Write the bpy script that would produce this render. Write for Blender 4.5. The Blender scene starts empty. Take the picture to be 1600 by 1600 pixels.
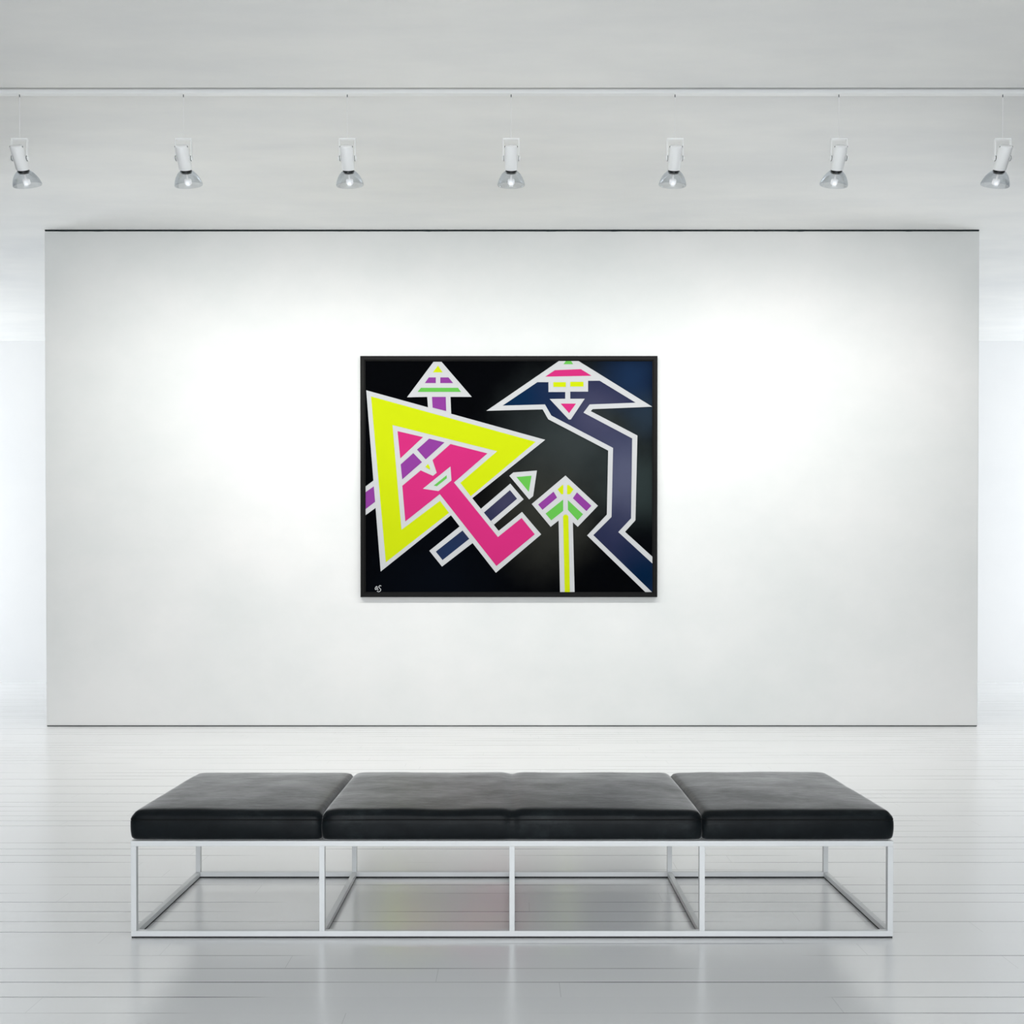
import bpy, bmesh, math, random
from mathutils import Vector, Matrix, noise
from mathutils.geometry import tessellate_polygon

random.seed(7)
S = bpy.context.scene
COL = S.collection

# ------------------------------------------------------------------ camera
F_PX, EYE, HORIZON, PITCH = 1475.0, 1.2545, 914.0, math.radians(0.48)
PPY = HORIZON + F_PX * math.tan(PITCH)          # principal point, image rows run down
cam_d = bpy.data.cameras.new('camera')
cam_d.sensor_width = 36.0
cam_d.lens = F_PX / 1600 * 36.0
cam_d.shift_y = (PPY - 800) / 1600
cam_d.clip_start = 0.05
cam_d.clip_end = 200
cam = bpy.data.objects.new('camera', cam_d)
cam.location = (0, 0, EYE)
cam.rotation_euler = (math.radians(90) - PITCH, 0, 0)
COL.objects.link(cam)
S.camera = cam


def ray(px, py):
    a, b = (px - 800) / F_PX, (PPY - py) / F_PX
    c, s = math.cos(PITCH), math.sin(PITCH)
    return Vector((a, c + b * s, -s + b * c))


def at_y(px, py, y):
    r = ray(px, py)
    return Vector((0, 0, EYE)) + r * (y / r.y)


def at_z(px, py, z):
    r = ray(px, py)
    return Vector((0, 0, EYE)) + r * ((z - EYE) / r.z)


# ------------------------------------------------------------------ view, world, lights
S.view_settings.view_transform = 'Standard'
S.view_settings.look = 'None'
S.view_settings.gamma = 1.0
S.view_settings.use_curve_mapping = False
S.view_settings.exposure = 0.0
S.cycles.max_bounces = 14
S.cycles.diffuse_bounces = 8
S.cycles.glossy_bounces = 5
S.cycles.transparent_max_bounces = 16
S.cycles.sample_clamp_indirect = 6.0

world = bpy.data.worlds.new('sky')
S.world = world
world.use_nodes = True
bg = world.node_tree.nodes['Background']
bg.inputs[0].default_value = (0.90, 0.95, 1.0, 1)
bg.inputs[1].default_value = 1.0

Y_WALL = at_z(800, 1135, 0).y
CEIL = at_y(800, 359, Y_WALL).z
Y_FAR = at_z(800, 533, CEIL).y
Y_BEHIND, X_SIDE = -5.0, 9.0
X_HALL, Y_HALL = 4.7, 7.6                        # unseen dark side walls, put in to darken the ceiling corners
SPOT_W, SPOT_DEG = 74.0, 162.0
SPOT_SHARE = (1.2, 1.15, 0.90, 0.68, 0.90, 1.15, 1.2)
FILL_BACK_W, FILL_FRONT_W = 156.0, 490.0
SPOT_COL = (1.0, 0.985, 0.955)
FILL_COL = (0.945, 0.975, 1.0)


def area(name, loc, rot, sx, sy, watts, col):
    d = bpy.data.lights.new(name, 'AREA')
    d.shape = 'RECTANGLE'
    d.size, d.size_y, d.energy, d.color = sx, sy, watts, col
    o = bpy.data.objects.new(name, d)
    o.location, o.rotation_euler = loc, rot
    COL.objects.link(o)
    return o


WIN_Y0, WIN_Y1, WIN_Z0, WIN_Z1 = Y_WALL + 1.0, Y_FAR - 0.5, 0.5, CEIL - 0.5
for sgn in (-1, 1):     # added fill behind the partition, entering by invented side windows
    area('added_fill_light', (sgn * (X_SIDE + 0.45), (WIN_Y0 + WIN_Y1) / 2, (WIN_Z0 + WIN_Z1) / 2),
         (0, math.radians(90) * sgn, 0), WIN_Z1 - WIN_Z0, WIN_Y1 - WIN_Y0, FILL_BACK_W, FILL_COL)
FW_X, FW_Z0, FW_Z1 = 3.3, 0.06, CEIL - 0.35
area('added_fill_light', (0, Y_BEHIND - 0.45, (FW_Z0 + FW_Z1) / 2), (math.radians(90), 0, 0), 2 * FW_X, FW_Z1 - FW_Z0, FILL_FRONT_W, FILL_COL)  # added front fill, shining through an invented window behind the camera


# ------------------------------------------------------------------ helpers
def srgb(h):
    out = []
    for i in (0, 2, 4):
        c = int(h[i:i + 2], 16) / 255
        out.append(c / 12.92 if c <= 0.04045 else ((c + 0.055) / 1.055) ** 2.4)
    return (*out, 1)


class N:
    """thin wrapper for wiring a node material"""
    def __init__(s, name):
        s.m = bpy.data.materials.new(name)
        s.m.use_nodes = True
        s.t = s.m.node_tree
        s.b = s.t.nodes['Principled BSDF']
        s.out = s.t.nodes['Material Output']

    def n(s, typ, **kw):
        nd = s.t.nodes.new(typ)
        for k, v in kw.items():
            setattr(nd, k, v)
        return nd

    def set(s, node, **kw):
        for k, v in kw.items():
            sock = node.inputs[k.replace('_', ' ')] if k.replace('_', ' ') in node.inputs else node.inputs[k]
            if hasattr(v, 'is_output'):
                s.t.links.new(v, sock)
            else:
                sock.default_value = v
        return node

    def link(s, a, b):
        s.t.links.new(a, b)

    def math(s, op, a, b=None, c=None, clamp=False):
        nd = s.n('ShaderNodeMath', operation=op, use_clamp=clamp)
        for i, v in enumerate((a, b, c)):
            if v is None:
                continue
            if hasattr(v, 'is_output'):
                s.link(v, nd.inputs[i])
            else:
                nd.inputs[i].default_value = v
        return nd.outputs[0]

    def noise(s, vec, scale, detail=3, rough=0.55):
        nd = s.n('ShaderNodeTexNoise')
        s.link(vec, nd.inputs['Vector'])
        nd.inputs['Scale'].default_value = scale
        nd.inputs['Detail'].default_value = detail
        nd.inputs['Roughness'].default_value = rough
        return nd.outputs['Fac']

    def mapping(s, vec, scale=(1, 1, 1), loc=(0, 0, 0)):
        nd = s.n('ShaderNodeMapping')
        s.link(vec, nd.inputs['Vector'])
        nd.inputs['Scale'].default_value = scale
        nd.inputs['Location'].default_value = loc
        return nd.outputs[0]

    def ramp(s, fac, stops):
        nd = s.n('ShaderNodeValToRGB')
        s.link(fac, nd.inputs[0])
        e = nd.color_ramp.elements
        while len(e) < len(stops):
            e.new(0.5)
        for el, (p, c) in zip(e, stops):
            el.position, el.color = p, c
        return nd.outputs[0]

    def mix(s, fac, a, b, mode='MIX'):
        nd = s.n('ShaderNodeMix', data_type='RGBA', blend_type=mode)
        for sock, v in ((nd.inputs[0], fac), (nd.inputs[6], a), (nd.inputs[7], b)):
            if hasattr(v, 'is_output'):
                s.link(v, sock)
            else:
                sock.default_value = v
        return nd.outputs[2]

    def bump(s, h, strength, dist):
        nd = s.n('ShaderNodeBump')
        s.link(h, nd.inputs['Height'])
        nd.inputs['Strength'].default_value = strength
        nd.inputs['Distance'].default_value = dist
        s.link(nd.outputs[0], s.b.inputs['Normal'])


def flat(name, col, rough=0.5, metal=0.0, spec=0.5):
    k = N(name)
    k.b.inputs['Base Color'].default_value = col
    k.b.inputs['Roughness'].default_value = rough
    k.b.inputs['Metallic'].default_value = metal
    k.b.inputs['Specular IOR Level'].default_value = spec
    return k.m


def plaster(name, lo, hi, stretch, scale, stain=0.5):
    """painted plaster: broad trowel streaks and faint stains"""
    k = N(name)
    co = k.n('ShaderNodeTexCoord').outputs['Object']
    a = k.noise(k.mapping(co, stretch), scale, 5, 0.62)
    b = k.noise(k.mapping(co, (1, 1, 1), (3.1, 7.7, 1.3)), scale * 0.35, 3, 0.5)
    f = k.math('ADD', k.math('MULTIPLY', a, 1 - stain), k.math('MULTIPLY', b, stain))
    c = k.ramp(f, [(0.34, lo), (0.62, hi)])
    k.link(c, k.b.inputs['Base Color'])
    k.b.inputs['Roughness'].default_value = 0.85
    k.b.inputs['Specular IOR Level'].default_value = 0.15
    k.bump(a, 0.12, 0.01)
    return k.m


def obj(name, bm, mats, parent=None, smooth=False, bevel=0.0, segs=2):
    me = bpy.data.meshes.new(name)
    if smooth:
        for f in bm.faces:
            f.smooth = True
    bm.to_mesh(me)
    bm.free()
    for m in (mats if isinstance(mats, (list, tuple)) else [mats]):
        me.materials.append(m)
    o = bpy.data.objects.new(name, me)
    COL.objects.link(o)
    if parent:
        o.parent = parent
    if bevel:
        md = o.modifiers.new('edge', 'BEVEL')
        md.width, md.segments, md.limit_method = bevel, segs, 'ANGLE'
    return o


def structure(o, label):
    o['kind'] = 'structure'
    o['label'] = label
    return o


def empty(name, loc, label, cat, group=None):
    o = bpy.data.objects.new(name, None)
    o.location = loc
    o.empty_display_size = 0.1
    COL.objects.link(o)
    o['label'], o['category'] = label, cat
    if group:
        o['group'] = group
    return o


def box(bm, x0, x1, y0, y1, z0, z1):
    v = [bm.verts.new((x, y, z)) for x in (x0, x1) for y in (y0, y1) for z in (z0, z1)]
    for f in ((0, 1, 3, 2), (4, 6, 7, 5), (0, 4, 5, 1), (2, 3, 7, 6), (0, 2, 6, 4), (1, 5, 7, 3)):
        bm.faces.new([v[i] for i in f])
    return v


def boxes(*bs):
    bm = bmesh.new()
    for b in bs:
        box(bm, *b)
    bmesh.ops.recalc_face_normals(bm, faces=bm.faces)
    return bm


def lathe(prof, n=40, closed=False, mat=None):
    """profile [(radius, z)] spun about z; radius 0 closes the end"""
    bm = bmesh.new()
    rings = []
    for r, z in prof:
        if r < 1e-6:
            rings.append([bm.verts.new((0, 0, z))])
        else:
            rings.append([bm.verts.new((r * math.cos(2 * math.pi * i / n), r * math.sin(2 * math.pi * i / n), z)) for i in range(n)])
    pairs = list(zip(rings, rings[1:])) + ([(rings[-1], rings[0])] if closed else [])
    for a, b in pairs:
        for i in range(n):
            j = (i + 1) % n
            if len(a) == 1:
                bm.faces.new((a[0], b[j], b[i]))
            elif len(b) == 1:
                bm.faces.new((a[i], a[j], b[0]))
            else:
                bm.faces.new((a[i], a[j], b[j], b[i]))
    bmesh.ops.recalc_face_normals(bm, faces=bm.faces)
    if mat is not None:
        bmesh.ops.transform(bm, matrix=mat, verts=bm.verts)
    return bm


def tube(pts, r, n=8, closed=False):
    bm = bmesh.new()
    pts = [Vector(p) for p in pts]
    rings = []
    m = len(pts)
    for i, p in enumerate(pts):
        a = pts[(i - 1) % m] if closed or i else p
        b = pts[(i + 1) % m] if closed or i < m - 1 else p
        t = (b - a).normalized()
        up = Vector((0, 0, 1)) if abs(t.z) < 0.9 else Vector((0, 1, 0))
        u = t.cross(up).normalized()
        w = u.cross(t)
        rings.append([bm.verts.new(p + r * (u * math.cos(2 * math.pi * k / n) + w * math.sin(2 * math.pi * k / n))) for k in range(n)])
    for i in range(m if closed else m - 1):
        a, b = rings[i], rings[(i + 1) % m]
        for k in range(n):
            bm.faces.new((a[k], a[(k + 1) % n], b[(k + 1) % n], b[k]))
    if not closed:
        bm.faces.new(rings[0][::-1])
        bm.faces.new(rings[-1])
    bmesh.ops.recalc_face_normals(bm, faces=bm.faces)
    return bm


# ------------------------------------------------------------------ setting materials
M_wall = plaster('gallery_wall_paint', srgb('d9dcdb'), srgb('e7e7e6'), (1.0, 1.0, 1.3), 0.9, 0.55)
M_far = plaster('far_wall_paint', srgb('eeeff0'), srgb('f4f4f4'), (1, 1, 1), 0.6)
M_ceil = plaster('ceiling_plaster', srgb('eeefef'), srgb('f9f9f7'), (0.45, 1.6, 1), 1.5, 0.4)
M_grey = plaster('charcoal_wall_paint', srgb('34383a'), srgb('3c4042'), (1, 1, 1), 0.8)
M_seal = flat('dark_joint', srgb('2a3234'), 0.9, 0, 0.1)

BOARD = F_PX * EYE * 5.806e-5
ROW0 = at_z(800, 1474.2, 0).y


def floor_material():
    k = N('white_gloss_floorboards')
    co = k.n('ShaderNodeTexCoord').outputs['Object']
    sep = k.n('ShaderNodeSeparateXYZ')
    k.link(co, sep.inputs[0])
    x, y = sep.outputs[0], sep.outputs[1]
    r = k.math('DIVIDE', k.math('SUBTRACT', y, ROW0 - 200 * BOARD), BOARD)
    near = k.math('ROUND', r)
    row = k.math('FLOOR', r)
    d = k.math('ABSOLUTE', k.math('SUBTRACT', r, near))
    line = k.math('LESS_THAN', d, 0.0025 / BOARD)

    def rnd(seed, idx, xs):
        cv = k.n('ShaderNodeCombineXYZ')
        k.link(k.math('MULTIPLY', x, xs), cv.inputs[0])
        k.link(k.math('MULTIPLY', idx, 7.31), cv.inputs[1])
        cv.inputs[2].default_value = seed
        return cv.outputs[0]
    v = k.noise(rnd(1.7, near, 0.8), 1.0, 1.0, 0.4)
    vis = k.ramp(v, [(0.46, (0.02, 0.02, 0.02, 1)), (0.50, (0.40, 0.40, 0.40, 1)), (0.60, (1, 1, 1, 1))])
    seam = k.math('MULTIPLY', line, vis)
    # faint cross joints at staggered places
    wn = k.n('ShaderNodeTexWhiteNoise', noise_dimensions='1D')
    k.link(row, wn.inputs['W'])
    q = k.math('ADD', k.math('DIVIDE', x, 2.4), wn.outputs['Value'])
    dq = k.math('ABSOLUTE', k.math('SUBTRACT', q, k.math('ROUND', q)))
    joint = k.math('MULTIPLY', k.math('LESS_THAN', dq, 0.0005), 0.22)
    seam = k.math('MAXIMUM', seam, joint)
    tone = k.noise(rnd(5.2, row, 0.35), 1.0, 2.0, 0.5)
    blot = k.noise(k.mapping(co, (0.6, 1.0, 1)), 1.1, 4, 0.6)
    base = k.mix(k.math('ADD', k.math('MULTIPLY', tone, 0.5), k.math('MULTIPLY', blot, 0.5)), FLOOR_LO, FLOOR_HI)
    base = k.mix(k.math('MULTIPLY', seam, 0.86), base, srgb('3a3f42'))
    # small chips and scuffs
    ch = k.noise(k.mapping(co, (7, 26, 1)), 1.0, 2, 0.5)
    chip = k.math('MULTIPLY', k.math('GREATER_THAN', ch, 0.86), 0.5)
    base = k.mix(chip, base, srgb('6c6a66'))
    k.link(base, k.b.inputs['Base Color'])
    rg = k.math('ADD', k.math('MULTIPLY', blot, 0.04), 0.20)
    k.link(rg, k.b.inputs['Roughness'])
    k.b.inputs['IOR'].default_value = FLOOR_IOR
    h = k.math('SUBTRACT', k.math('MULTIPLY', tone, 0.1), seam)
    k.bump(h, 0.25, 0.002)
    return k.m


FLOOR_LO, FLOOR_HI, FLOOR_IOR = srgb('e3e4e5'), srgb('ebebeb'), 2.7
M_floor = floor_material()

# ------------------------------------------------------------------ setting
fl = structure(obj('floor', boxes((-X_SIDE, X_SIDE, Y_BEHIND, Y_FAR, -0.12, 0)), M_floor),
               'glossy white painted board floor of the gallery')
Y_SEAM = at_z(800, 139.0, CEIL).y
GAP = 0.027
structure(obj('ceiling', boxes((-X_SIDE, X_SIDE, Y_BEHIND, Y_SEAM - GAP / 2, CEIL, CEIL + 0.2),
                               (-X_SIDE, X_SIDE, Y_SEAM + GAP / 2, Y_FAR, CEIL, CEIL + 0.2)), M_ceil),
          'pale grey plaster ceiling with one straight joint')
structure(obj('trim_1', boxes((-X_SIDE, X_SIDE, Y_SEAM - GAP / 2, Y_SEAM + GAP / 2, CEIL + 0.03, CEIL + 0.2)), M_seal),
          'dark joint across the ceiling in front of the lighting rail')


def wavy_strip(x0, x1, y0, y1, zlo, zhi, amp, seed):
    """sealant bead with an uneven lower edge"""
    bm = bmesh.new()
    n = 260
    prev = None
    for i in range(n + 1):
        x = x0 + (x1 - x0) * i / n
        w = noise.noise(Vector((x * 5.0, seed, 0))) * 0.6 + noise.noise(Vector((x * 17.0, seed, 3))) * 0.4
        z = zlo - amp * max(0.0, w)
        cur = [bm.verts.new(p) for p in ((x, y0, z), (x, y1, z), (x, y1, zhi), (x, y0, zhi))]
        if prev:
            for a in range(4):
                b = (a + 1) % 4
                bm.faces.new((prev[a], prev[b], cur[b], cur[a]))
        else:
            bm.faces.new(cur[::-1])
        prev = cur
    bm.faces.new(prev)
    bmesh.ops.recalc_face_normals(bm, faces=bm.faces)
    return bm


XL, XR = at_y(69.8, 359, Y_WALL).x, at_y(1530.2, 359, Y_WALL).x
XL2, XR2 = at_y(72.3, 1135, Y_WALL).x, at_y(1527.7, 1135, Y_WALL).x
XL, XR = (XL + XL2) / 2, (XR + XR2) / 2
structure(obj('wall_partition', boxes((XL, XR, Y_WALL, Y_WALL + 0.3, 0.008, CEIL - 0.012)), M_wall, bevel=0.004, segs=1),
          'white freestanding plaster wall that carries the painting')
structure(obj('trim_2', wavy_strip(XL + 0.004, XR - 0.004, Y_WALL - 0.002, Y_WALL + 0.29, CEIL - 0.010, CEIL, 0.016, 2.2), M_seal),
          'uneven dark joint between the white display wall and the ceiling')
structure(obj('trim_3', boxes((XL + 0.004, XR - 0.004, Y_WALL + 0.004, Y_WALL + 0.29, 0, 0.008)), M_seal),
          'thin dark gap under the white display wall')
structure(obj('wall_back', boxes((-X_SIDE, X_SIDE, Y_FAR, Y_FAR + 0.25, -0.12, CEIL + 0.2)), M_far),
          'bright white wall far behind the display wall')
structure(obj('wall_front', boxes((-X_SIDE, -FW_X, Y_BEHIND - 0.25, Y_BEHIND, -0.12, CEIL + 0.2),
                                 (FW_X, X_SIDE, Y_BEHIND - 0.25, Y_BEHIND, -0.12, CEIL + 0.2),
                                 (-FW_X, FW_X, Y_BEHIND - 0.25, Y_BEHIND, -0.12, FW_Z0),
                                 (-FW_X, FW_X, Y_BEHIND - 0.25, Y_BEHIND, FW_Z1, CEIL + 0.2)), M_grey),
          'unseen charcoal wall with an added wide window opposite the painting')
M_winframe = flat('added_window_white', srgb('e8e8e8'), 0.4)
YW = Y_BEHIND - 0.12
structure(obj('added_window_3', boxes(*[(x - 0.03, x + 0.03, YW - 0.03, YW + 0.03, FW_Z0, FW_Z1) for x in (-FW_X + 0.03, -FW_X / 3, FW_X / 3, FW_X - 0.03)],
                                *[(-FW_X + 0.06, FW_X - 0.06, YW - 0.028, YW + 0.028, z - 0.03, z + 0.03) for z in (FW_Z0 + 0.03, FW_Z1 - 0.03)]), M_winframe),
          'white frame of the added wide window opposite the painting')
for sgn, nm, wn in ((-1, 'wall_left', 'added_window_1'), (1, 'wall_right', 'added_window_2')):
    xa, xb = sorted((sgn * X_SIDE, sgn * (X_SIDE + 0.25)))
    structure(obj(nm + '_rear', boxes((xa, xb, Y_HALL, WIN_Y0, -0.12, CEIL + 0.2),
                                      (xa, xb, WIN_Y1, Y_FAR, -0.12, CEIL + 0.2),
                                      (xa, xb, WIN_Y0, WIN_Y1, -0.12, WIN_Z0),
                                      (xa, xb, WIN_Y0, WIN_Y1, WIN_Z1, CEIL + 0.2)), M_far), 'unseen white side wall with an added window behind the display wall')
    xa, xb = sorted((sgn * X_HALL, sgn * (X_HALL + 0.25)))
    xc, xd = sorted((sgn * (X_HALL + 0.25), sgn * (X_SIDE + 0.25)))
    structure(obj(nm, boxes((xa, xb, Y_BEHIND, Y_HALL, 0, CEIL), (xc, xd, Y_HALL - 0.25, Y_HALL, 0, CEIL)), M_grey),
              'unseen charcoal side wall added to darken the hall')
    xm = sgn * (X_SIDE + 0.12)
    fr = 0.05
    structure(obj(wn, boxes((xm - 0.03, xm + 0.03, WIN_Y0, WIN_Y0 + fr, WIN_Z0, WIN_Z1),
                            (xm - 0.03, xm + 0.03, WIN_Y1 - fr, WIN_Y1, WIN_Z0, WIN_Z1),
                            (xm - 0.03, xm + 0.03, WIN_Y0 + fr, WIN_Y1 - fr, WIN_Z0, WIN_Z0 + fr),
                            (xm - 0.03, xm + 0.03, WIN_Y0 + fr, WIN_Y1 - fr, WIN_Z1 - fr, WIN_Z1),
                            (xm - 0.03, xm + 0.03, (WIN_Y0 + WIN_Y1) / 2 - fr / 2, (WIN_Y0 + WIN_Y1) / 2 + fr / 2, WIN_Z0 + fr, WIN_Z1 - fr)),
                  M_winframe), 'white frame of the added window in the unseen side wall')

# ------------------------------------------------------------------ bench
M_steel = N('white_powder_coated_steel')
M_steel.b.inputs['Base Color'].default_value = srgb('d0d2d3')
M_steel.b.inputs['Roughness'].default_value = 0.2
M_steel = M_steel.m
M_foot = flat('black_foot_shadow', srgb('101214'), 0.7)


def leather():
    k = N('black_suede_leather')
    co = k.n('ShaderNodeTexCoord').outputs['Object']
    a = k.noise(k.mapping(co, (3.0, 9.0, 6.0)), 1.6, 6, 0.68)
    b = k.noise(co, 3.2, 3, 0.55)
    g = k.noise(co, 160, 3, 0.6)
    s2 = k.noise(k.mapping(co, (5, 13, 6)), 4.0, 5, 0.7)
    f = k.math('ADD', k.math('ADD', k.math('MULTIPLY', a, 0.42), k.math('MULTIPLY', b, 0.26)), k.math('MULTIPLY', s2, 0.32))
    c = k.ramp(f, [(0.36, srgb('070b0e')), (0.52, srgb('0e1316')), (0.66, srgb('1e2426'))])
    k.link(c, k.b.inputs['Base Color'])
    k.link(k.math('ADD', k.math('MULTIPLY', f, -0.3), 0.55), k.b.inputs['Roughness'])
    k.b.inputs['Specular IOR Level'].default_value = 0.10
    k.link(k.math('ADD', k.math('MULTIPLY', k.math('SUBTRACT', f, 0.3, clamp=True), (SHEEN_HI - SHEEN_LO) * 2.5), SHEEN_LO), k.b.inputs['Sheen Weight'])
    k.b.inputs['Sheen Roughness'].default_value = 0.3
    h = k.math('ADD', k.math('MULTIPLY', a, 1.0), k.math('MULTIPLY', g, 0.25))
    k.bump(h, 0.25, 0.004)
    return k.m


SHEEN_LO, SHEEN_HI = 0.40, 1.2
M_leather = leather()
M_thread = flat('dark_seam', srgb('07090a'), 0.8, 0, 0.2)

YF = at_z(800, 1466, 0).y                       # front face of the front rails
YB = at_z(800, 1372, 0).y                       # front face of the back rail
T = 0.0195                                      # square tube size
FZ = at_y(800, 1314, YF).z                      # top of the frame
BX0, BX1 = at_z(204.5, 1466, 0).x, at_z(1395.5, 1466, 0).x
MX = [at_z(p, 1466, 0).x for p in (503, 800, 1097)]
LEGX = [BX0 + T / 2, MX[0], MX[1], MX[2], BX1 - T / 2]
GZ = 0.006                                      # rails stand on black strips: dark feet and the contact shadow painted in

bench = empty('gallery_bench', (0, (YF + YB) / 2, 0),
              'long black leather bench on an open white steel frame in front of the painting', 'bench')
oy = (YF + YB) / 2
y0, y1 = YF - oy, YB - oy
for x in LEGX:
    for ya in (y0, y1):
        obj('leg', boxes((x - T / 2, x + T / 2, ya, ya + T, GZ + T, FZ - T)), M_steel, bench, bevel=0.0012)
    obj('bottom_cross_rail', boxes((x - T / 2, x + T / 2, y0 + T, y1, GZ, GZ + T)), M_steel, bench, bevel=0.0012)
    obj('top_cross_rail', boxes((x - T / 2, x + T / 2, y0 + T, y1, FZ - T, FZ)), M_steel, bench, bevel=0.0012)
    obj('foot_shadow_strip', boxes((x - T / 2 + 0.002, x + T / 2 - 0.002, y0 + T, y1, 0, GZ)), M_foot, bench)
for ya in (y0, y1):
    obj('bottom_rail', boxes((BX0, BX1, ya, ya + T, GZ, GZ + T)), M_steel, bench, bevel=0.0012)
    obj('top_rail', boxes((BX0, BX1, ya, ya + T, FZ - T, FZ)), M_steel, bench, bevel=0.0012)
    obj('foot_shadow_strip', boxes((BX0 + 0.002, BX1 - 0.002, ya + 0.001, ya + T - 0.001, 0, GZ)), M_foot, bench)


CH = 0.105
CB = FZ + 0.0005


def cushion_bm(xa, xb, ya, yb, creases, seed, ra, rz):
    """upholstered slab: rounded edges, plump top, pinched where it is stitched"""
    bm = bmesh.new()
    w, d, h = xb - xa, yb - ya, CH
    nx, ny, nz = int(w / 0.011), 56, 12
    rr, rb = 0.030, 0.014
    vid = {}

    def place(i, j, k):
        u, v, t = i / nx, j / ny, k / nz
        p = Vector((xa + w * u, ya + d * v, h * t))
        r = rr if t > 0.5 else rb
        rx = ra if u < 0.5 else rz
        c = Vector((min(max(p.x, xa + ra), xb - rz), min(max(p.y, ya + 0.024), yb - 0.024),
                    min(max(p.z, rb), h - rr)))
        dv = p - c
        if dv.length > 1e-9:
            s = Vector((dv.x / rx if dv.x else 0, dv.y / 0.024 if dv.y else 0, dv.z / (rr if dv.z > 0 else rb) if dv.z else 0))
            m = max(abs(s.x), abs(s.y), abs(s.z))
            l = s.length
            p = c + dv * (m / l)
        x, y, z = p
        eu = min(u, 1 - u) * w
        ev = min(v, 1 - v) * d
        # plump top, belly on the sides
        z += t * 0.013 * (1 - math.exp(-(eu + (0.03 if (ra if u < 0.5 else rz) < 0.01 else 0)) / 0.09)) * (1 - math.exp(-ev / 0.09))
        wave = noise.noise(Vector((x * 2.3, y * 2.3, seed))) * 0.006 + noise.noise(Vector((x * 6.5, y * 6.5, seed + 4))) * 0.0022
        z += t * wave * min(1, (eu + 0.03) / 0.08)
        belly = 0.006 * math.sin(math.pi * t) + 0.0035 * noise.noise(Vector((x * 4.1, z * 9, seed + 9)))
        y += belly * (-1 if v < 0.5 else 1) * (abs(v - 0.5) * 2) ** 8
        x += 0.004 * math.sin(math.pi * t) * (-1 if u < 0.5 else 1) * (abs(u - 0.5) * 2) ** 30
        # pinch at the seam groove running round the upper edge
        for cx, depth in creases:
            g = math.exp(-((x - cx) / 0.022) ** 2)
            edge = math.exp(-ev / 0.05)
            z -= t * g * depth * (0.35 + 0.65 * edge)
            y += g * depth * 0.55 * (1 if v < 0.5 else -1) * (abs(v - 0.5) * 2) ** 10
        if abs(t - 0.72) < 0.05:
            pinch = 0.0035
            y += pinch * (1 if v < 0.5 else -1) * (abs(v - 0.5) * 2) ** 20
        return Vector((x, y - oy, z + CB))

    def vert(i, j, k):
        key = (i, j, k)
        if key not in vid:
            vid[key] = bm.verts.new(place(i, j, k))
        return vid[key]
    for i in range(nx):
        for j in range(ny):
            for k in (0, nz):
                q = [vert(i, j, k), vert(i + 1, j, k), vert(i + 1, j + 1, k), vert(i, j + 1, k)]
                bm.faces.new(q if k else q[::-1])
    for i in range(nx):
        for k in range(nz):
            for j in (0, ny):
                q = [vert(i, j, k), vert(i + 1, j, k), vert(i + 1, j, k + 1), vert(i, j, k + 1)]
                bm.faces.new(q[::-1] if j else q)
    for j in range(ny):
        for k in range(nz):
            for i in (0, nx):
                q = [vert(i, j, k), vert(i, j + 1, k), vert(i, j + 1, k + 1), vert(i, j, k + 1)]
                bm.faces.new(q if i else q[::-1])
    bmesh.ops.recalc_face_normals(bm, faces=bm.faces)
    return bm


M_deck = flat('added_grey_board', srgb('94989a'), 0.8, 0, 0.2)  # grey board added under the cushions to lighten the bench underside
for xa, xb in zip(LEGX, LEGX[1:]):
    dk = obj('added_seat_board', boxes((xa + T / 2 + 0.001, xb - T / 2 - 0.001, y0 + T + 0.001, y1 - 0.001, FZ - 0.007, FZ - 0.001)), M_deck, bench)
CX0, CX1 = at_y(203, 1290, YF).x, at_y(1397, 1290, YF).x
CYA, CYB = YF - 0.006, YB + T + 0.006
eps = 0.001
for xa, xb, cr, sd, ra, rz in ((CX0, MX[0] - eps, [(MX[0], 0.010), (CX0, 0.006)], 1.0, 0.024, 0.007),
                       (MX[0] + eps, MX[2] - eps, [(MX[0], 0.010), (MX[1], 0.010), (MX[2], 0.010)], 5.0, 0.007, 0.007),
                       (MX[2] + eps, CX1, [(MX[2], 0.010), (CX1, 0.006)], 9.0, 0.007, 0.024)):
    cu = obj('cushion', cushion_bm(xa, xb, CYA, CYB, cr, sd, ra, rz), M_leather, bench, smooth=True)
    # welt stitched round the upper edge
    zz = CB + CH * 0.73
    a, b, c, d = xa + (0.012 if ra > 0.01 else 0.006), xb - (0.012 if rz > 0.01 else 0.006), CYA - oy + 0.0005, CYB - oy - 0.0005
    pts = []
    m = 60
    for i in range(m + 1):
        x = a + (b - a) * i / m
        pts.append((x, c - 0.003 + 0.0015 * noise.noise(Vector((x * 4, sd, 0))), zz + 0.002 * noise.noise(Vector((x * 2.2, sd, 1)))))
    pts += [(b + (0.010 if rz > 0.01 else 0.004), c + 0.012, zz), (b + (0.010 if rz > 0.01 else 0.004), d - 0.012, zz)]
    for i in range(m + 1):
        x = b + (a - b) * i / m
        pts.append((x, d + 0.003, zz))
    pts += [(a - (0.010 if ra > 0.01 else 0.004), d - 0.012, zz), (a - (0.010 if ra > 0.01 else 0.004), c + 0.012, zz)]
    w = obj('seam', tube(pts, 0.0022, 6, closed=True), M_thread, cu, smooth=True)

# ------------------------------------------------------------------ lighting rail and spotlights
M_white = flat('white_enamel', srgb('f9fafa'), 0.3)
M_black = flat('black_plastic', srgb('0c0e10'), 0.35)
M_cord = flat('pale_cord', srgb('f6f6f6'), 0.6)
M_cap = flat('dark_cord_grip', srgb('55595b'), 0.5)

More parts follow.
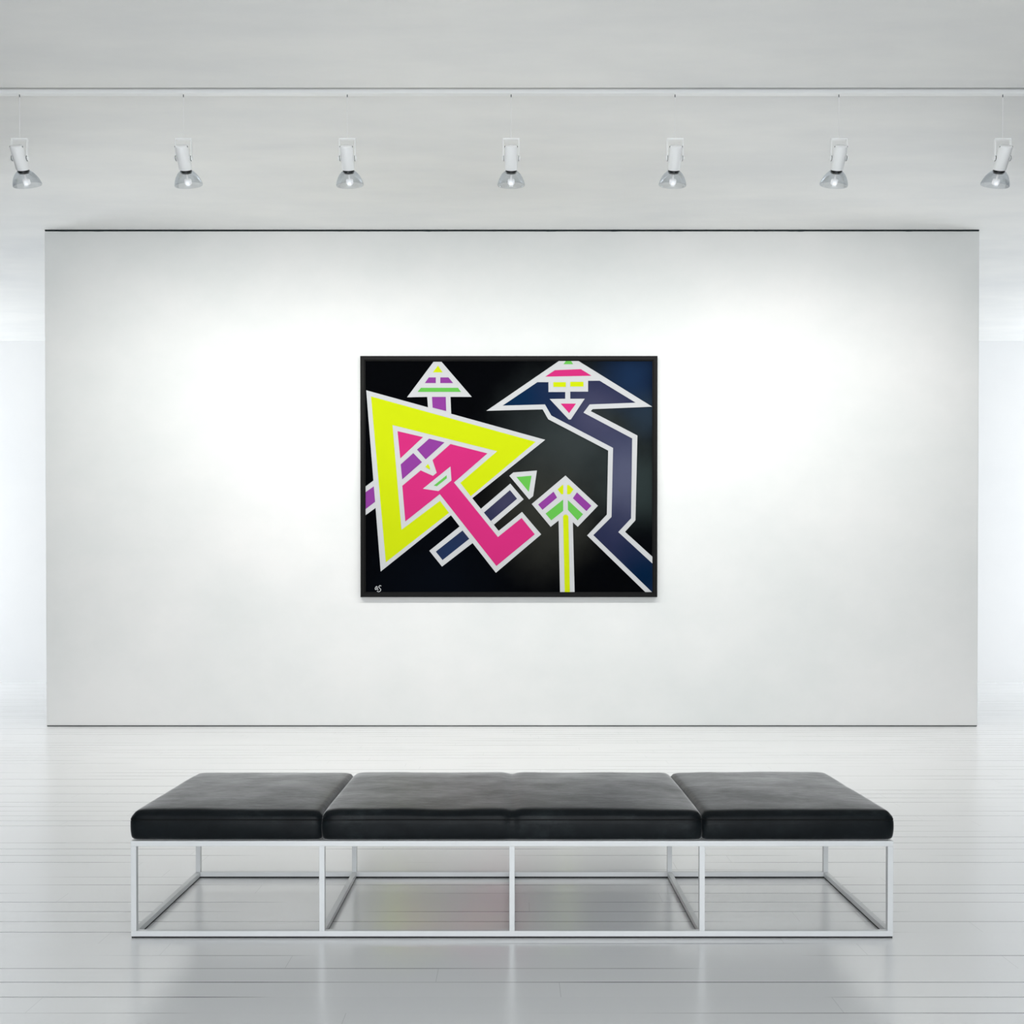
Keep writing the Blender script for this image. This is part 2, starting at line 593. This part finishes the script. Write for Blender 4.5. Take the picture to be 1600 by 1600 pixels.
RH, RD = 0.020, 0.036
YR = at_y(800, 145.6, 1).y and at_z(800, 145.6, CEIL - RH).y     # front lower edge of the rail
rail = empty('lighting_rail', (0, YR + RD / 2, CEIL), 'slim white rail running along the ceiling above the row of spotlights', 'rail')
obj('rail_body', boxes((-X_HALL, X_HALL, -RD / 2, RD / 2, -RH, 0)), M_white, rail)
for sgn in (-1, 1):
    obj('end_cap', boxes((sgn * X_HALL - 0.01 * (sgn > 0), sgn * X_HALL + 0.01 * (sgn < 0), -RD / 2 - 0.002, RD / 2 + 0.002, -RH - 0.002, -0.001)), M_white, rail)

g = N('smoked_glass')
tr = g.n('ShaderNodeBsdfTransparent')
tr.inputs[0].default_value = (0.895, 0.906, 0.917, 1)
gl = g.n('ShaderNodeBsdfGlossy')
gl.inputs['Roughness'].default_value = 0.15
gl.inputs['Color'].default_value = (0.9, 0.92, 0.94, 1)
lw = g.n('ShaderNodeLayerWeight')
lw.inputs['Blend'].default_value = 0.25
mx = g.n('ShaderNodeMixShader')
g.link(g.math('ADD', g.math('MULTIPLY', lw.outputs['Fresnel'], 0.30), 0.03, clamp=True), mx.inputs[0])
g.link(tr.outputs[0], mx.inputs[1])
g.link(gl.outputs[0], mx.inputs[2])
g.link(mx.outputs[0], g.out.inputs['Surface'])
M_glass = g.m
e = N('lamp_glow')
e.b.inputs['Base Color'].default_value = (1, 1, 1, 1)
e.b.inputs['Emission Color'].default_value = (1, 0.98, 0.95, 1)
e.b.inputs['Emission Strength'].default_value = 0.35
M_bulb = e.m

YL = YR + RD / 2
PIV = at_y(800, 247.5, YL).z                    # tilt axis of the lamp heads
BAR = at_y(800, 217.5, YL).z - PIV
TOPZ = (CEIL - RH) - PIV
TILT = math.radians(36)
ROT = Matrix.Rotation(math.pi - 0.0, 4, 'X')    # local +z of the profile points down the beam
AX = Matrix.Rotation(math.pi + TILT, 4, 'X')


def head(prof, n=40, closed=False):
    return lathe(prof, n, closed, AX)


def make_spot():
    root = empty('spotlight', (0, YL, PIV), 'x', 'spotlight', 'white spotlights hung in a row below the ceiling rail')
    cb = obj('cable', tube([(0, 0, BAR + 0.004), (0, 0, TOPZ)], 0.0015, 6), M_cord, root)
    obj('cable_grip', lathe([(0, -0.016), (0.0028, -0.016), (0.0028, 0), (0, 0)], 10, False, Matrix.Translation((0, 0, TOPZ))), M_cap, root)
    # stirrup: a top bar and two flat arms
    bw, th, dp = 0.047, 0.005, 0.020
    br = boxes((-bw, bw, -dp / 2, dp / 2, BAR - th, BAR + th * 0.6),
               (-bw - th, -bw, -dp / 2, dp / 2, -0.014, BAR + th * 0.6),
               (bw, bw + th, -dp / 2, dp / 2, -0.014, BAR + th * 0.6))
    obj('bracket', br, M_white, root, bevel=0.001)
    for sgn in (-1, 1):
        rx = Matrix.Translation((sgn * 0.0415, 0, 0)) @ Matrix.Rotation(math.radians(90) * sgn, 4, 'Y')
        kn = obj('tilt_knob', lathe([(0, 0.0), (0.016, 0.0), (0.016, 0.004), (0.0135, 0.004), (0.0135, 0.0135), (0.011, 0.017), (0, 0.017)], 24, False, rx), M_white, root, smooth=False)
        obj('knob_washer', lathe([(0.0135, 0.0044), (0.0170, 0.0044), (0.0170, 0.0072), (0.0135, 0.0072)], 24, True, rx), M_black, kn)
    ho = obj('housing', head([(0, -0.075), (0.034, -0.075), (0.0385, -0.071), (0.0405, -0.066), (0.0405, 0.060), (0.038, 0.067), (0.0, 0.067)], 40), M_white, root, smooth=True)
    md = ho.modifiers.new('edge', 'EDGE_SPLIT')
    md.split_angle = math.radians(50)
    for sgn in (-1, 1):
        m4 = AX @ Matrix.Translation((sgn * 0.0395, 0.004, -0.069))
        obj('screw', lathe([(0, -0.004), (0.0026, -0.004), (0.0026, 0.004), (0, 0.004)], 10, False, m4), M_cap, ho)
    so = obj('socket_ring', head([(0, 0.067), (0.032, 0.067), (0.035, 0.069), (0.037, 0.080), (0.033, 0.088), (0, 0.088)], 32), M_black, root)
    out = [(0.0335, 0.072), (0.046, 0.080), (0.060, 0.094), (0.072, 0.112), (0.081, 0.131), (0.0865, 0.148), (0.0885, 0.157), (0.0870, 0.163)]
    inn = [(r - 0.0018, z + 0.0012) for r, z in reversed(out[:-1])]
    sh = obj('shade', head(out + [(0.0855, 0.1625)] + inn, 56, True), M_glass, root, smooth=True)
    bu = obj('bulb', head([(0, 0.089), (0.006, 0.089), (0.006, 0.124), (0.020, 0.125), (0.0225, 0.130), (0.0225, 0.149), (0.018, 0.156), (0, 0.157)], 28), M_bulb, root, smooth=True)
    return root


def copy_tree(o, parent=None):
    c = o.copy()
    COL.objects.link(c)
    if parent:
        c.parent = parent
    for ch in list(o.children):
        copy_tree(ch, c)
    return c


AXD = Vector((0, math.sin(TILT), -math.cos(TILT)))
labels = ['white spotlight at the far end of the row on the painting\'s yellow triangle side',
          'white spotlight second from the end of the row, beyond the painting\'s yellow triangle side',
          'white spotlight hanging above the painting\'s edge with the yellow triangle',
          'white spotlight in the middle of the row, directly above the painting',
          'white spotlight hanging just past the painting\'s edge with the navy winding figure',
          'white spotlight second from the end of the row, beyond the painting\'s navy figure side',
          'white spotlight at the far end of the row on the painting\'s navy figure side']
proto = make_spot()
for i in range(7):
    o = proto if i == 0 else copy_tree(proto)
    px = 31.0 + 255.9 * i
    o.location = (at_y(px, 247, YL).x, YL, PIV)
    o['label'] = labels[i]
for i in range(7):      # the light each lamp throws, from the mouth of its shade
    px = 31.0 + 255.9 * i
    d = bpy.data.lights.new('spot_beam', 'SPOT')
    d.energy, d.color = SPOT_W * SPOT_SHARE[i], SPOT_COL
    d.spot_size, d.spot_blend, d.shadow_soft_size = math.radians(SPOT_DEG), 1.0, 0.05
    lo = bpy.data.objects.new('spot_beam', d)
    lo.location = Vector((at_y(px, 247, YL).x, YL, PIV)) + AXD * 0.23
    lo.rotation_euler = (TILT, 0, 0)
    COL.objects.link(lo)

# ------------------------------------------------------------------ painting
M_frame = flat('black_wood_frame', srgb('101010'), 0.5, 0, 0.1)


def tf(ox, oy_, sc):
    return lambda *pts: [(ox + a / sc, oy_ + b / sc) for a, b in pts]


A1, A2, A3, A4 = tf(550, 540, 6.4), tf(750, 540, 5.517), tf(550, 720, 6.4), tf(780, 720, 6.154)
B2, B3, B4, B5 = tf(600, 660, 13.333), tf(680, 660, 8.889), tf(660, 760, 8), tf(820, 730, 12.31)
SG = tf(575, 900, 40)
P = lambda *pts: list(pts)

FX0, FX1, FY0, FY1 = 563.0, 1027.3, 556.0, 933.0         # frame outline in the photograph
FD = 0.045
Y_FR = Y_WALL - FD
X0, X1 = at_y(FX0, 745, Y_FR).x, at_y(FX1, 745, Y_FR).x
Z1, Z0 = at_y(795, FY0, Y_FR).z, at_y(795, FY1, Y_FR).z
pcx, pcz = (X0 + X1) / 2, (Z0 + Z1) / 2
art = empty('framed_painting', (pcx, Y_WALL, pcz),
            'large framed abstract painting with neon triangles and white outlines on the white wall', 'painting')
fw = 0.044


def frame_bm():
    bm = bmesh.new()
    a, b, c, d = X0 - pcx, X1 - pcx, Z0 - pcz, Z1 - pcz
    prof = [(0, 0), (0, -FD + 0.003), (0.003, -FD), (fw - 0.010, -FD), (fw - 0.007, -FD + 0.006), (fw, -FD + 0.008), (fw, 0)]
    rings = []
    for inset, y in prof:
        rings.append([bm.verts.new(p) for p in ((a + inset, y, c + inset), (b - inset, y, c + inset), (b - inset, y, d - inset), (a + inset, y, d - inset))])
    rings.append(rings[0])
    for r0, r1 in zip(rings, rings[1:]):
        for i in range(4):
            j = (i + 1) % 4
            bm.faces.new((r0[i], r0[j], r1[j], r1[i]))
    bmesh.ops.recalc_face_normals(bm, faces=bm.faces)
    return bm


obj('frame', frame_bm(), M_frame, art)
Y_CAN = -FD + 0.016


def paint(name, col, var=0.06):
    k = N(name)
    co = k.n('ShaderNodeTexCoord').outputs['Object']
    f = k.noise(co, 3.0, 4, 0.6)
    dk = tuple(c * (1 - var) for c in col[:3]) + (1,)
    k.link(k.mix(f, dk, col), k.b.inputs['Base Color'])
    k.b.inputs['Roughness'].default_value = 0.7
    k.b.inputs['Specular IOR Level'].default_value = 0.04
    return k.m


def blend_paint(name, base, blobs):
    """a ground colour with other tones, grey sheen among them, blended in around given places"""
    k = N(name)
    co = k.n('ShaderNodeTexCoord').outputs['Object']
    cur = base
    for (px, py), rad, colr, amt in blobs:
        q = at_y(px, py, Y_WALL + Y_CAN)
        sb = k.n('ShaderNodeVectorMath', operation='DISTANCE')
        k.link(k.mapping(co, (1, 0, 1)), sb.inputs[0])
        sb.inputs[1].default_value = (q.x - pcx, 0, q.z - pcz)
        n = k.math('MULTIPLY', k.math('SUBTRACT', k.noise(co, 2.2, 4, 0.6), 0.5), 0.5)
        mr = k.n('ShaderNodeMapRange', interpolation_type='SMOOTHSTEP')
        k.link(k.math('ADD', k.math('DIVIDE', sb.outputs['Value'], rad), n), mr.inputs[0])
        mr.inputs[1].default_value, mr.inputs[2].default_value = 1.0, 0.0
        mr.inputs[3].default_value, mr.inputs[4].default_value = 0.0, amt
        cur = k.mix(mr.outputs[0], cur, colr)
    if hasattr(cur, 'is_output'):
        k.link(cur, k.b.inputs['Base Color'])
    k.b.inputs['Roughness'].default_value = 0.7
    k.b.inputs['Specular IOR Level'].default_value = 0.02
    return k.m


INK = 0.70                                       # pigment strength of the whole print


def ink(h, k=1.0):
    return tuple(c * INK * k for c in srgb(h)[:3]) + (1,)


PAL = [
    blend_paint('black_ground_with_sheen', ink('020409', 0.6), [  # charcoal blobs put the grey sheen into the ground colour
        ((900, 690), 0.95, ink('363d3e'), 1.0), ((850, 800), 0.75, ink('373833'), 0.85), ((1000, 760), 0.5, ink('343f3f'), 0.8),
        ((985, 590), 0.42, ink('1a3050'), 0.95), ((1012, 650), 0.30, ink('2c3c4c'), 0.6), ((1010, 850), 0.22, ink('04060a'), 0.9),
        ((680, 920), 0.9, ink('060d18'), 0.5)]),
    paint('white_line_paint', ink('dcdee0'), 0.05),
    paint('neon_yellow_paint', ink('dcee12')),
    paint('neon_pink_paint', ink('e03384')),
    paint('purple_paint', ink('9843a4')),
    paint('green_paint', ink('6ecb56')),
    blend_paint('navy_paint', ink('2c3150'), [
        ((800, 625), 0.75, ink('07294c'), 1.0), ((975, 740), 0.62, ink('565a74'), 1.0), ((930, 650), 0.4, ink('4c4d68'), 0.8),
        ((1005, 900), 0.42, ink('03203f'), 1.0), ((700, 860), 0.35, ink('23365a'), 0.9), ((790, 785), 0.3, ink('43425f'), 0.9)]),
]
K, W, YE, PI_, PU, GR, NA = range(7)
shapes = [
    # the arrow shaped tree
    (W, A1((815, 162), (895, 162), (1198, 513), (985, 513), (992, 690), (760, 620), (752, 513), (550, 517))),
    (YE, A1((860, 200), (907, 268), (808, 268))),
    (PU, A1((768, 318), (838, 318), (838, 375), (728, 375))),
    (PU, A1((883, 318), (965, 318), (1012, 375), (883, 375))),
    (GR, A1((690, 422), (1060, 422), (1090, 463), (655, 463))),
    (PU, A1((800, 513), (938, 513), (942, 654), (806, 620))),
    # tab at the edge
    (W, A3((134, 258), (240, 178), (262, 452), (134, 545))),
    (PU, A3((134, 315), (235, 243), (245, 400), (134, 485))),
    # bars
    (W, P((797.3, 755.6), (818.2, 780.2), (771.7, 819.8), (751.4, 795))),
    (NA, P((796.8, 765.8), (808, 779.3), (766.9, 814.1), (755.9, 801))),
    (W, A3((773, 900), (900, 1058), (1215, 815), (1085, 649))),
    (NA, A3((838, 908), (1105, 697), (1173, 780), (905, 993))),
    # the big triangle
    (W, P((572.2, 609.8), (851.9, 687.2), (594.8, 893))),
    (W, P((735.5, 775.5), (779.2, 829.4), (815.6, 799.8), (845.6, 835), (774.8, 895), (701.6, 801.3))),
    (YE, P((579.7, 619.4), (837, 690.4), (735.5, 775.5), (719.2, 754.4), (776.8, 705), (613.3, 664.2), (627.3, 827.8),
           (687.5, 782.5), (701.6, 801.3), (602.8, 878.6))),
    (PI_, A1((455, 855), (710, 915), (483, 1128))),
    (PU, A1((772, 930), (925, 968), (737, 1138), (650, 1040))),
    (PU, A1((613, 1075), (700, 1165), (502, 1338), (487, 1188))),
    (PI_, P((703.9, 693.8), (761.6, 708.4), (709.3, 753.9), (778.1, 839.1), (815, 809.4), (835.6, 834.8), (775.6, 884.4),
            (687.2, 772), (633.3, 814.7), (628.6, 759), (657.4, 735), (676.5, 743.6), (682.4, 738.6), (675.8, 718.9))),
    (W, B2((1385, 918), (1405, 1210), (1135, 1430), (808, 1383))),
    (GR, B2((1305, 1100), (1308, 1165), (1100, 1330), (1038, 1315))),
    (YE, B2((915, 865), (955, 930), (958, 985), (860, 925))),
    # small green triangle
    (W, B3((1085, 695), (1413, 668), (1360, 1025), (1305, 1070), (1030, 742))),
    (GR, B3((1128, 758), (1338, 740), (1300, 965))),
    # the small tree
    (W, B5((782, 160), (1408, 742), (1018, 1147), (924, 1058)) + A4((725, 1262), (585, 1262)) + B5((650, 1025), (497, 1147), (133, 708))),
    (YE, B5((720, 343), (742, 343), (740, 522), (700, 520), (630, 425))),
    (YE, B5((813, 343), (850, 343), (937, 425), (872, 520), (813, 522))),
    (PU, B5((553, 470), (620, 585), (340, 820), (257, 718))),
    (PU, B5((1003, 485), (1280, 742), (1185, 845), (925, 597))),
    (GR, B5((738, 622), (738, 840), (508, 1022), (400, 892))),
    (GR, B5((828, 632), (1120, 905), (1015, 1022), (830, 820))),
    (YE, B5((736, 945), (757, 918), (785, 910), (815, 918), (838, 945)) + A4((680, 1262), (630, 1262))),
    # the winding figure
    (W, A2((680, 133), (55, 562), (540, 550), (588, 635), (1105, 905)) + A4((1035, 517), (845, 718), (1405, 1262), (1476, 1262),
        (1476, 925), (1210, 683), (1310, 572)) + A2((1357, 775), (955, 565), (970, 548), (1485, 527), (850, 133))),
    (NA, A2((495, 315), (195, 517), (560, 507), (615, 603), (1147, 882)) + A4((1080, 540), (905, 715), (1468, 1262), (1476, 1262),
        (1476, 990), (1145, 685), (1268, 553)) + A2((1312, 800), (892, 578), (945, 507), (1342, 492), (1032, 303), (932, 303),
        (932, 397), (778, 397), (778, 458), (903, 458), (783, 637), (765, 637), (600, 460), (735, 458), (735, 400), (590, 400), (590, 315))),
    (PI_, A2((695, 500), (828, 500), (768, 582))),
    (PI_, A2((645, 212), (870, 203), (962, 260), (562, 268))),
    (GR, A2((740, 133), (785, 133), (803, 160), (720, 160))),
    (YE, A2((632, 315), (740, 315), (740, 356), (632, 356))),
    (YE, A2((778, 312), (892, 312), (892, 353), (778, 353))),
]


def ribbon(pts, w):
    """outline strokes of a handwritten letter as short quads"""
    out = []
    for (xa, ya), (xb, yb) in zip(pts, pts[1:]):
        dx, dy = xb - xa, yb - ya
        l = math.hypot(dx, dy)
        nx, ny = -dy / l * w, dx / l * w
        ex, ey = dx / l * w * 0.6, dy / l * w * 0.6
        out.append([(xa + nx - ex, ya + ny - ey), (xb + nx + ex, yb + ny + ey), (xb - nx + ex, yb - ny + ey), (xa - nx - ex, ya - ny - ey)])
    return out


for st in (SG((590, 690), (545, 650), (490, 690), (445, 780), (465, 845), (515, 845), (565, 780), (575, 690), (580, 800), (635, 870)),
           SG((815, 622), (750, 595), (685, 640), (680, 710), (740, 770), (795, 830), (790, 910), (730, 970), (650, 985), (575, 945))):
    for q in ribbon(st, 0.52):
        shapes.append((W, q))


def canvas_bm():
    bm = bmesh.new()
    a, b = X0 - pcx + fw - 0.004, X1 - pcx - fw + 0.004
    c, d = Z0 - pcz + fw - 0.004, Z1 - pcz - fw + 0.004
    box(bm, a, b, Y_CAN, -0.004, c, d)
    bmesh.ops.recalc_face_normals(bm, faces=bm.faces)
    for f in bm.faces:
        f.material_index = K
    for n, (mi, pts) in enumerate(shapes):
        y = Y_CAN - 0.00025 * (1 + n)
        vs = []
        for px, py in pts:
            q = at_y(px, py, Y_WALL + y)
            vs.append(Vector((min(max(q.x - pcx, a), b), y, min(max(q.z - pcz, c), d))))
        bv = [bm.verts.new(v) for v in vs]
        for tri in tessellate_polygon([vs]):
            try:
                f = bm.faces.new([bv[t] for t in tri])
            except ValueError:
                continue
            f.material_index = mi
            f.normal_update()
            if f.normal.y > 0:
                f.normal_flip()
    return bm


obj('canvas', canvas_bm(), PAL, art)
